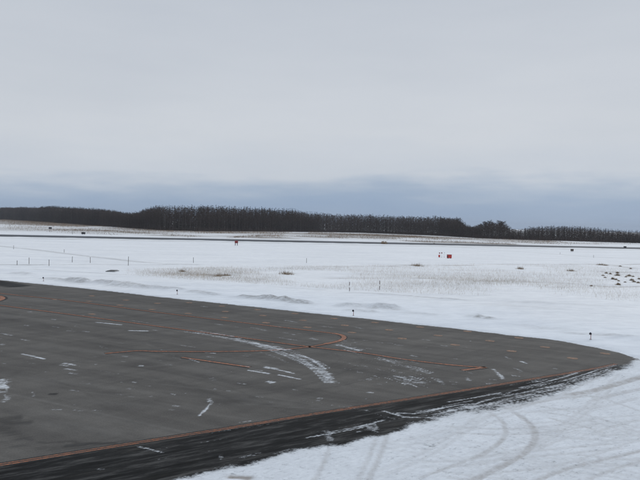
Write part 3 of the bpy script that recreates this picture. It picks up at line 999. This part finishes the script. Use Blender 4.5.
BL = ['bare broadleaf tree in the distant wood at the far left, tops level with the horizon', 'bare pale-trunked tree along the front of the tall dark wood in the middle',
      'bare thin-trunked tree in the low wood on the right']
CLB = ['dark pointed conifer on the skyline of the distant wood at the far left', 'dark pointed conifer on the crest of the tall wood in the middle',
       'dark pointed conifer rising on the skyline of the low right-hand wood']
mass = {}                    # low-detail trees joined into the wood behind
front = []
for ro, sp in ((0, 4.2), (5, 4.2)):
    X, Y = place(ro, sp, 3.5)
    front += list(zip(X, Y))
cand = []
for x, y in front:
    h, u = top_height(x, y)
    cand.append((x, y, h, u))
vis = [c for c in cand if -4 < c[3] < 644]
vis.sort(key=lambda c: c[1])
pick = set(id(c) for c in vis[:292])
for c in cand:
    x, y, h, u = c
    hh = h * random.uniform(.5, .9)
    if id(c) in pick:
        k = section(u)
        plant(random.choice(BM), 16, 'bare_tree', BL[k], ['trees of the far left wood', 'trees of the middle wood', 'trees of the right-hand wood'][k], x, y, hh, random.uniform(.85, 1.25))
    else:
        mass.setdefault(('b', random.randrange(6)), []).append((x, y, hh))
# rows behind: broadleaf first, then conifers reaching the skyline
for ro in (7, 10, 13, 17, 21, 26, 31, 37):
    X, Y = place(ro, 2.9, 2.0)
    for x, y in zip(X, Y):
        h, u = top_height(x, y)
        hh = h * random.uniform(.55, .97)
        mass.setdefault(('b', random.randrange(6)), []).append((x, y, hh))
nind = 0
for ro in (42, 47, 52, 60, 75, 95):
    X, Y = place(ro, 3.6, 2.5)
    for x, y in zip(X, Y):
        h, u = top_height(x, y)
        hh = h * (.93 + .14 * float(vnoise(np.array([x * .045]), np.array([y * .045]), 3)[0])) * random.uniform(.86, 1.0)
        conif = 140 < u < 315 or 30 < u < 128 or 508 < u or random.random() < .35
        if 452 < u < 468 or 478 < u < 508: conif = False
        if conif and ro == 42 and -4 < u < 644 and nind < 230:
            nind += 1
            k = section(u)
            plant(random.choice(CM), 18, 'conifer_tree', CLB[k], ['conifers of the far left wood', 'conifers of the middle wood', 'conifers of the right-hand wood'][k], x, y, hh, random.uniform(.9, 1.3))
        else:
            mass.setdefault(('c' if conif else 'b', random.randrange(5)), []).append((x, y, hh))
# single trees one can tell apart on the skyline
for (u, tv, d, lab, w) in [(457.5, 217.6, 560, 'round-crowned bare tree at the right end of the tall middle wood', 1.5),
                           (484.5, 221.3, 520, 'leftmost dense crown of the dark clump right of the tall wood', 1.7), (491, 220.6, 520, 'second crown of the dark clump right of the tall wood', 1.6),
                           (497.5, 220.6, 520, 'third crown of the dark clump right of the tall wood', 1.7), (503.5, 221, 520, 'rightmost crown of the dark clump right of the tall wood', 1.6)]:
    base = np.array(gp(u, hor(u) + CAM_H * FPX / d))
    h = CAM_H + (hor(u) - tv) / FPX * base[1]
    a, b = birch(16, int(u * 10), 34, 46, 1.1, .8)
    plant((a.mesh('trunk', [MAT_DBARK]), b.mesh('crown', [MAT_TWIG])), 16, 'bare_tree', lab, None, base[0], base[1], h, w)

# undergrowth that closes the view between the trunks
UNDER = []
for i in range(4):
    random.seed(900 + i)
    b_ = MB()
    for k in range(34):
        aa, rr_ = random.uniform(0, 6.28), random.uniform(0, 1.8)
        b_.blade((math.cos(aa) * rr_, math.sin(aa) * rr_, -.1), (random.gauss(0, .6), random.gauss(0, .6), random.uniform(1.2, 4.2)), random.uniform(.10, .26))
    UNDER.append((MB(), b_))
for ro in (-4, 1, 5, 9, 14, 20, 28, 36):
    X, Y = place(ro, 2.2, 2.0)
    for x, y in zip(X, Y):
        mass.setdefault(('u', random.randrange(4)), []).append((x, y, random.uniform(.6, 1.3)))

# fine twig tips that soften and close the canopy
TIPS = []
for i in range(5):
    random.seed(950 + i)
    b_ = MB()
    for k in range(70):
        aa, rr_ = random.uniform(0, 6.28), 2.6 * math.sqrt(random.random())
        z_ = 16 * random.uniform(.50, .93) - rr_ * .55
        b_.blade((math.cos(aa) * rr_, math.sin(aa) * rr_, z_), (random.gauss(0, .35), random.gauss(0, .35), random.uniform(.5, 1.5)), random.uniform(.07, .16))
    TIPS.append((MB(), b_))
for ro, sp in ((24, 3.0), (40, 2.6), (55, 2.6)):
    X, Y = place(ro, sp, 3.0)
    for x, y in zip(X, Y):
        h, u = top_height(x, y)
        mass.setdefault(('t', random.randrange(5)), []).append((x, y, h * random.uniform(.93, 1.02) * (1 if ro > 30 else .88)))

VV, FF, MM, off = [], [], [], 0
for (typ, k), pl in mass.items():
    tr, cr = {'b': LOWB, 'c': LOWC, 'u': UNDER, 't': TIPS}[typ][k]
    H0 = {'b': 16, 'c': 18, 'u': 1, 't': 16}[typ]
    v = np.array(tr.V + cr.V, np.float32)
    f = np.array(list(tr.F) + [tuple(i + len(tr.V) for i in q) for q in cr.F], np.int32)
    mi = np.array([2 if typ == 'c' else 0] * len(tr.F) + [3 if typ == 'c' else 1] * len(cr.F))
    pl = np.array(pl)
    n = len(pl)
    ang = RNG.uniform(0, 6.28, n)
    sc = pl[:, 2] / H0
    wd = np.maximum(sc, 1.0 if typ != 'u' else 0) * RNG.uniform(.9, 1.35, n)
    c, s = np.cos(ang), np.sin(ang)
    X = pl[:, 0, None] + wd[:, None] * (c[:, None] * v[:, 0] - s[:, None] * v[:, 1])
    Y = pl[:, 1, None] + wd[:, None] * (s[:, None] * v[:, 0] + c[:, None] * v[:, 1])
    Z = -.15 + sc[:, None] * v[:, 2]
    VV.append(np.stack([X, Y, Z], -1).reshape(-1, 3))
    FF.append((f[None] + (np.arange(n) * len(v))[:, None, None]).reshape(-1, 3) + off)
    MM.append(np.tile(mi, n))
    off += n * len(v)
wood = link('forest', mesh_np('forest', np.vstack(VV), np.vstack(FF), [MAT_BARK, MAT_TWIG, MAT_DBARK, MAT_NEEDLE], np.concatenate(MM)))
tag(wood, 'dense dark wood filling in behind the front trees', kind='stuff')
print('forest tris', sum(len(f) for f in FF), 'individuals', len(pick), nind)

# ------------------------------------------------------------------ dead grass
MAT_GRASS = plain('dead_grass', (.40, .335, .26), .9, .3, .4, .1)
MAT_BRUSH = plain('brown_brush', (.27, .20, .14), .9, .4, .05, .1)


def blades_np(P, h, w, lean, mat, name, label):
    n = len(P)
    a = RNG.uniform(0, 6.28, n)
    dx, dy = np.cos(a) * w / 2, np.sin(a) * w / 2
    la = RNG.uniform(0, 6.28, n)
    z = ground_z(P[:, 0], P[:, 1])
    V = np.empty((n, 3, 3))
    V[:, 0] = np.c_[P[:, 0] - dx, P[:, 1] - dy, z - .03]
    V[:, 1] = np.c_[P[:, 0] + dx, P[:, 1] + dy, z - .03]
    V[:, 2] = np.c_[P[:, 0] + np.cos(la) * lean * h, P[:, 1] + np.sin(la) * lean * h, z + h]
    o = link(name, mesh_np(name, V.reshape(-1, 3), np.arange(3 * n).reshape(-1, 3), mat))
    return tag(o, label, kind='stuff')


n = 300000
u = RNG.uniform(120, 700, n)
top = np.interp(u, [120, 230, 320, 480, 640, 700], [271, 268, 266.4, 265, 265, 265])
bot = np.interp(u, [120, 230, 320, 400, 480, 560, 640, 700], [276, 283, 289, 294, 297, 300, 303, 306])
v = top + (bot - top) * RNG.random(n)
P = np.array([gp(a, b) for a, b in zip(u, v)])
patch = fbm(P[:, 0] * .07, P[:, 1] * .10, 91, 4)
rows = np.exp(-((v - np.interp(u, [200, 320, 480, 640], [276, 278.5, 282, 286])) / 2.6) ** 2)
prob = sstep(.30, .64, patch) * (.34 + .40 * rows) * sstep(115, 240, u) * (1 - .5 * sstep(600, 650, u)) * (.55 + .45 * sstep(1.0, .55, (v - top) / (bot - top)))
P = P[RNG.random(n) < prob]
n = len(P)
blades_np(P, RNG.uniform(.12, .30, n) + .5 * RNG.random(n) ** 2, RNG.uniform(.006, .016, n), .45, MAT_GRASS, 'dead_grass', 'thin tan dead grass standing through the snow of the field')

BR = []
for pts, w, amt in FAR_TAN:
    path = smooth_path(line(pts), 3)
    k = int(len(path) * 3 * w * amt * .9)
    i = RNG.integers(0, len(path), k)
    q = path[i] + RNG.normal(0, .55, (k, 2)) * np.array([2.0, w * .9])
    pm = fbm(q[:, 0] * .05, q[:, 1] * .09, 17, 4)
    BR.append(q[RNG.random(k) < sstep(.34, .62, pm)])
P = np.vstack(BR)
rc_ = runway_coord(P[:, 0], P[:, 1])
P = P[(rc_ < -1) | (rc_ > RW_W + 3)]
n = len(P)
near_ = runway_coord(P[:, 0], P[:, 1]) < 0
blades_np(P, RNG.uniform(.3, 1.1, n) * np.where(near_, .3, 1), RNG.uniform(.06, .22, n), .6, MAT_BRUSH, 'brown_brush', 'low brown brush and weeds on the far side of the runway')
print('brush', n)


def tussock(seed, n=150, spread=.30, h=.36):
    """a rough clod of roots with short matted grass standing and hanging over it"""
    random.seed(seed)
    b, c = MB(), MB()
    for i in range(n):
        a, r = random.uniform(0, 6.28), spread * 1.25 * random.random() ** .6
        q = 1 - (r / (spread * 1.3)) ** 2
        p = (math.cos(a) * r, math.sin(a) * r * .8, h * .45 * q - .03)
        b.blade(p, (random.gauss(0, .10), random.gauss(0, .10), h * random.uniform(.25, .65) * (.4 + q)), random.uniform(.02, .05))
    k = 9
    ringv, f = [], []
    for j, (rr, zz) in enumerate(((1, -.12), (.8, .16), (.4, .34))):
        for i in range(k):
            a = 2 * math.pi * i / k
            q = spread * rr * random.uniform(.65, 1.2)
            ringv.append((math.cos(a) * q, math.sin(a) * q * .8, zz * h * random.uniform(.7, 1.2)))
    ringv.append((0, 0, .38 * h))
    for j in range(2):
        for i in range(k):
            i2 = (i + 1) % k
            f.append((j * k + i, j * k + i2, (j + 1) * k + i2, (j + 1) * k + i))
    f += [(2 * k + i, 2 * k + (i + 1) % k, 3 * k) for i in range(k)]
    c.add(ringv, f)
    return c, b


MAT_TUS = plain('brown_tussock', (.30, .235, .17), .95, .45, 4, .1)
MAT_SOIL = plain('dark_root_clod', (.10, .085, .07), .95, .4, 5, .1)
TUS = [(c.mesh('clod', [MAT_SOIL]), b.mesh('grass_blades', [MAT_TUS])) for c, b in (tussock(500 + i) for i in range(4))]
def weed(seed):
    random.seed(seed)
    a_, b_ = MB(), MB()
    for i in range(150):
        x_, y_ = max(-.6, min(.6, random.gauss(0, .30))), max(-.55, min(.55, random.gauss(0, .27)))
        b_.blade((x_, y_, -.05), (random.gauss(0, .16), random.gauss(0, .16), random.uniform(.2, .75) * math.exp(-(x_ * x_ + y_ * y_) * 2)), random.uniform(.02, .045))
    for i in range(36):
        x_, y_ = random.uniform(-.45, .45), random.uniform(-.4, .4)
        a_.blade((x_, y_, -.05), (random.gauss(0, .1), random.gauss(0, .1), random.uniform(.5, .95)), .022)
    return a_, b_


WEED = [(a_.mesh('seed_stalks', [MAT_BRUSH]), b_.mesh('grass_blades', [MAT_TUS])) for a_, b_ in (weed(600 + i) for i in range(4))]
ZX = lambda a, b: (580 + a / 10.67, 255 + b / 10.67)
TP = [(*ZX(245, 232), 1.1, 'left outermost'), (*ZX(268, 254), 1.0, 'second from the left'), (*ZX(280, 206), 1.2, ''), (*ZX(322, 214), 1.1, ''), (*ZX(400, 205), 1.5, ''), (*ZX(398, 228), 1.7, ''), (*ZX(350, 268), 1.4, ''), (*ZX(385, 274), 1.1, ''),
      (*ZX(412, 286), .9, ''), (*ZX(523, 236), 1.6, ''), (*ZX(553, 281), 1.4, ''), (*ZX(575, 296), 1.3, ''), (*ZX(622, 306), 1.2, ''), (*ZX(410, 326), 1.6, ''), (*ZX(120, 343), 1.0, ''), (*ZX(630, 268), 1.2, ''),
      (*ZX(430, 128), 1.3, ''), (*ZX(540, 154), 1.1, ''), (*ZX(490, 246), .9, ''), (*ZX(566, 242), 1.0, ''), (*ZX(480, 298), .9, '')]
TLAB = {14: 'lone small tussock below and left of the scattered clods at the right edge', 13: 'lowest grass tussock in the scatter of clods at the right edge', 16: 'grass tussock right of the wide brown weed clump, above the scattered clods',
        17: 'rightmost grass tussock above the scattered clods', 0: 'leftmost tussock of the dense scatter of clods at the right edge', 5: 'largest, tan-topped tussock in the middle of the scattered clods', 12: 'tussock nearest the right border, low in the scatter of clods'}
for i, (a, b, s_, _) in enumerate(TP):
    p = gp(a, b)
    t = empty('grass_tussock', (*p, zat(p)), TLAB.get(i, 'small brown grass tussock among the dark clods scattered over the snow at the right edge'), 'grass tussock', 'tussocks scattered at the right edge', random.uniform(0, 6))
    t.scale = (s_ * .85, s_ * .85, s_ * random.uniform(.65, .95))
    link('clod', TUS[i % 4][0], t)
    link('grass_blades', TUS[i % 4][1], t)
for a, b, s_, lab in [(182.5, 272.5, 1.7, 'lone brown weed clump on the snow, left of the pale grass band'), (219, 277, 2.0, 'brown weed clump in the grass band below the red two-legged sign'), (226, 276.6, 1.7, 'smaller weed clump just right of the one below the red two-legged sign'),
                      (286, 275, 2.6, 'wide low brown weed clump near the middle of the pale grass band'), (520, 270, 2.4, 'tan weed clump on the open snow right of the red cabinet'), (571, 272, 2.0, 'tan weed clump between the open snow and the scattered dark clods'),
                      (417, 266.4, 2.6, 'flat tan weed clump below the pair of red-topped posts'), (601, 265.5, 2.2, 'wide dark brown weed clump above the scattered clods at right'), (606, 266, 1.6, 'narrow weed clump touching the wide dark brown one at right')]:
    p = gp(a, b)
    t = empty('weed_clump', (*p, zat(p)), lab, 'weeds', 'weed clumps in the snow', random.uniform(0, 6))
    t.scale = (s_ * .95, s_ * .7, s_ * .42)
    k = random.randrange(4)
    link('seed_stalks', WEED[k][0], t)
    link('grass_blades', WEED[k][1], t)


def shrub(name, loc, w, h, mat, label, seed, n=420, stems=7):
    random.seed(seed)
    root = empty(name, loc, label, 'shrub')
    st, fo = MB(), MB()
    for i in range(stems):
        a = random.uniform(0, 6.28)
        st.tube((0, 0, -.1), (math.cos(a) * w * .28, math.sin(a) * w * .28, h * .75), .035, .012, 4)
    for i in range(n):
        a, el, r = random.uniform(0, 6.28), random.random(), random.random() ** .4
        p = Vector((math.cos(a) * w * .46 * r * math.sqrt(1 - el * el * .8), math.sin(a) * w * .46 * r * math.sqrt(1 - el * el * .8), h * (.08 + .82 * el * r)))
        fo.blade(p, Vector((random.gauss(0, .3), random.gauss(0, .3), random.gauss(.25, .25))) * h * .4, random.uniform(.08, .16))
    st.build('stems', [MAT_DBARK], root)
    fo.build('foliage', [mat], root)
    return root


MAT_TAN = plain('tan_leaves', (.30, .195, .095), .9, .35, 2, .1)
MAT_FROST = plain('frosted_twigs', (.42, .43, .45), .9, .3, 1, .1)
p = gp(384, 244.0)
shrub('tan_shrub', (*p, zat(p)), 3.6, 1.6, MAT_TAN, 'rounded tan shrub at the far edge of the runway, near the middle', 1)
p = gp(434, 244.0)
shrub('brown_shrub', (*p, zat(p)), 1.1, .8, MAT_BRUSH, 'small dark brown shrub beyond the runway, right of the tan shrub', 2, 160, 4)
for k, (a, b, w, h) in enumerate([(48, 222.2, 7, 2.2), (54, 222.4, 5, 1.8), (60, 222.8, 4, 1.6), (67, 222.6, 6, 3.0), (75, 223.6, 5, 2.2)]):
    p = gp(a, b)
    shrub('frosted_shrub', (*p, zat(p) + .3), w, h, MAT_FROST, 'pale snow-covered shrub at the foot of the far left wood', 30 + k)['group'] = 'snow-covered shrubs at the far left wood'
for k, (a, b, w, h) in enumerate([(120, 227.4, 5, 1.8), (126, 227.8, 3.5, 1.4)]):
    p = gp(a, b)
    shrub('frosted_shrub', (*p, zat(p) + .3), w, h, MAT_FROST, ['wider snow-covered shrub before the gap between the left and middle woods', 'smaller snow-covered shrub right of the one before the gap in the woods'][k], 50 + k)

# ------------------------------------------------------------------ markers, poles, signs
MAT_RED = plain('red_paint', (.52, .045, .035), .55, .2, 4, .4)
MAT_DRED = plain('dark_red_paint', (.20, .03, .035), .6, .25, 4, .3)
MAT_DARK = plain('dark_plastic', (.02, .02, .025), .5, .25, 6, .4)
MAT_WHITE = plain('white_paint', (.72, .72, .72), .6, .1, 4, .4)
MAT_GREY = plain('galvanised_steel', (.26, .27, .28), .5, .2, 8, .5)
MAT_WOOD = plain('weathered_wood', (.10, .085, .075), .85, .3, 6, .2)
MAT_PINK = plain('faded_red_paint', (.34, .14, .12), .6, .25, 6, .3)

mb_post, mb_head, mb_lens, mb_base = MB(), MB(), MB(), MB()
mb_post.tube((0, 0, 0), (0, 0, .40), .026, .024, 8)
mb_head.box(-.045, 0, .465, .17, .09, .15, 0, .012)
mb_head.tube((0, 0, .38), (0, 0, .41), .045, .045, 8)
mb_lens.tube((-.045, 0, .54), (-.045, 0, .585), .045, .03, 10)
mb_base.tube((0, 0, -.08), (0, 0, .03), .11, .09, 12)
me_m = [('post', mb_post.mesh('post', [MAT_PINK])), ('lamp_head', mb_head.mesh('lamp_head', [MAT_DARK])), ('lens', mb_lens.mesh('lens', [plain('blue_lens', (.02, .03, .12), .2, .1)])), ('base', mb_base.mesh('base', [MAT_GREY]))]
for (a, b), lab in zip([(43.5, 282.2), (177.3, 295.6), (353.4, 316.0), (590.6, 341.4)],
                       ['short edge light post beside the leftmost snow mound', 'short edge light post by the snow bank, second from the left along the apron', 'short edge light post nearest the middle of the apron edge', 'short edge light post near the pointed right tip of the apron']):
    p = gp(a, b)
    t = empty('edge_light', (*p, zat(p)), lab, 'edge light', 'edge lights along the far side of the apron', random.uniform(-.3, .3))
    for nme, me in me_m:
        link(nme, me, t)


def snow_pole(u, v, h, label, bands=2, r=.03, lean=0.0, dark=MAT_DRED):
    p = gp(u, v)
    t = empty('snow_pole', (*p, zat(p)), label, 'pole', 'thin marker poles in the snow field')
    t.rotation_euler = (random.uniform(-.03, .03), lean, random.uniform(0, 3))
    MB().tube((0, 0, -.2), (0, 0, h), r, r * .9, 7).build('pole', [MAT_WHITE if bands else MAT_WOOD], t)
    for k in range(bands):
        z0 = h * (.06 + .56 * k)
        MB().tube((0, 0, z0), (0, 0, z0 + h * .36), r * 1.25, r * 1.25, 8).build('band', [dark], t)
    if not bands:
        MB().tube((0, 0, h), (0, 0, h + .06), r * 1.5, r * 1.1, 7).build('cap', [MAT_DARK], t)
    return t


MAT_BAND = plain('dark_band_paint', (.09, .055, .06), .7, .25, 5, .2)
snow_pole(349.4, 292.6, 1.3, 'left of the two banded poles standing before the pale grass', 2, .032, 0, MAT_BAND)
snow_pole(379.4, 291.2, 1.35, 'right of the two banded poles standing before the pale grass', 2, .032, 0, MAT_BAND)
for a, b, h, lab in [(17, 266.4, .75, 'leftmost pole of the row standing on the horizontal track'), (29, 265.2, 1.1, 'second pole from the left along the horizontal track'), (49, 267, 1.05, 'third pole from the left, standing where the horizontal track darkens'),
                     (72.2, 263.2, 1.05, 'fourth pole from the left, between the slanting and the horizontal tracks'), (90.2, 264, 1.05, 'fifth pole from the left, between the slanting and the horizontal tracks'),
                     (128.2, 266.4, 1.6, 'tall thin pole standing where the slanting track nears the horizontal one'), (193.4, 263.4, 1.05, 'lone thin pole left of the red two-legged sign'),
                     (306.4, 263.4, 1.0, 'lone faint pole right of the red two-legged sign'), (13.6, 249.8, .9, 'far short pole on the slanting track near the left border'), (64.2, 253, .7, 'small far pole on the slanting track'),
                     (560, 254.8, .6, 'left of two short far poles at the thin line on the right'), (593.6, 258, .8, 'right of two short far poles at the thin line on the right')]:
    snow_pole(a, b, h, lab, 0, .045)

# red sign on two legs before the runway
p = gp(236.3, 246.0)
t = empty('runway_sign', (*p, zat(p)), 'dark red sign board on two legs at the near edge of the runway', 'sign')
MB().box(0, 0, 1.22, 1.15, .22, .85, 0, .03).build('board', [MAT_DRED], t)
MB().box(0, 0, 1.665, 1.19, .26, .05, 0, .01).build('board_cap', [MAT_RED], t)
for sx in (-.38, .38):
    lg = MB().box(sx, 0, .38, .20, .16, .86, 0, .01).build('leg', [MAT_DARK], t)
    MB().box(sx, 0, .0, .34, .34, .10, 0, .01).build('foot', [MAT_GREY], lg)

# red cabinet and its posts in the open snow
p = gp(449.2, 259.0)
t = empty('equipment_cabinet', (*p, zat(p)), 'bright red square cabinet standing alone on the open snow', 'cabinet', None, .42)
MB().box(0, 0, .56, 1.10, .75, .86, 0, .02).build('body', [MAT_RED], t)
MB().box(0, 0, 1.015, 1.18, .83, .05, 0, .01).build('roof', [MAT_DRED], t)
d = MB().box(.1, -.385, .56, .78, .03, .74, 0, .008).build('door', [MAT_RED], t)
MB().box(.40, -.41, .56, .04, .03, .16, 0, .005).build('handle', [MAT_DARK], d)
MB().box(-.565, 0, .52, .03, .5, .5, 0, .005).build('dark_side_panel', [MAT_DARK], t)  # plain dark panel on the left face
for sx in (-.42, .42):
    MB().box(sx, 0, .06, .16, .6, .14, 0, .01).build('foot', [MAT_DARK], t)


def light_mast(u, v, h, label, red_box=False, head=True):
    p = gp(u, v)
    t = empty('marker_mast', (*p, zat(p)), label, 'mast', 'masts beside the red cabinet')
    MB().tube((0, 0, -.1), (0, 0, h), .035, .03, 8).build('pole', [MAT_WHITE], t)
    if head:
        MB().box(0, 0, h + .1, .30, .22, .30, 0, .03).build('head', [MAT_DRED], t)
    else:
        MB().box(.05, 0, h + .03, .2, .1, .12, 0, .01).build('head', [MAT_GREY], t)
    MB().box(0, 0, .03, .26, .26, .1, 0, .01).build('base', [MAT_GREY], t)
    if red_box:
        MB().box(-.08, -.06, .42, .42, .3, .62, 0, .02).build('control_box', [MAT_RED], t)
    return t


light_mast(439.4, 258.0, 1.15, 'left red-topped mast with a red box low on its pole', True)
light_mast(441.6, 257.8, 1.15, 'plain red-topped mast between the boxed mast and the white one')
light_mast(444.2, 257.8, 1.3, 'thin white mast nearest to the red cabinet', False, False)


def small_box(u, v, w, h, label, mat, name='runway_light_box'):
    p = gp(u, v)
    t = empty(name, (*p, zat(p)), label, 'marker box')
    MB().box(0, 0, h * .6, w, w * .6, h * .7, 0, .03).build('housing', [mat], t)
    MB().box(0, 0, h * .98, w * 1.08, w * .68, .06, 0, .01).build('lid', [MAT_DARK], t)
    for sx in (-w * .3, w * .3):
        MB().box(sx, 0, h * .12, .12, .12, h * .3, 0, .01).build('leg', [MAT_GREY], t)


small_box(572, 252.2, 1.0, 1.15, 'dark brown marker box at the near edge of the runway, at right', MAT_WOOD)
small_box(625, 248.0, 1.2, 1.0, 'black marker box beyond the runway, near the right border', MAT_DARK)
small_box(83.4, 235.2, 1.6, 1.3, 'dark boxy marker on the snow strip beyond the runway, at left', MAT_DARK)
small_box(50.2, 229.6, 1.7, 1.5, 'small dark marker far beyond the runway, left of the boxy one', MAT_DARK)
snow_pole(72.4, 234.6, 1.7, 'thin dark pole just left of the boxy marker beyond the runway', 0, .08)

# dark slab bared in the snow
p = gp(112.4, 272.6)
t = empty('drain_cover', (*p, zat(p) - .02), 'low dark slab bared in the snow between the track and the ploughed bank', 'drain cover')
MB().box(0, 0, .06, 1.5, 2.2, .22, 0, .03).build('frame', [MAT_GREY], t)
for k in range(6):
    MB().box(-.5 + .2 * k, 0, .19, .17, 1.9, .06, 0, .01).build('slab_bar', [MAT_DARK], t)

# ------------------------------------------------------------------ thin winter haze
hz = MB().box(0, 500, 19, 6400, 7600, 44)
haze = hz.build('haze', [])
mh = bpy.data.materials.new('haze_air')
mh.use_nodes = True
mh.node_tree.nodes.clear()
ho = mh.node_tree.nodes.new('ShaderNodeOutputMaterial')
pv = mh.node_tree.nodes.new('ShaderNodeVolumePrincipled')
pv.inputs['Color'].default_value = (.78, .86, .97, 1)
pv.inputs['Density'].default_value = HAZE
mh.node_tree.links.new(pv.outputs[0], ho.inputs['Volume'])
haze.data.materials.append(mh)
tag(haze, 'thin bluish winter haze over the field', kind='stuff')
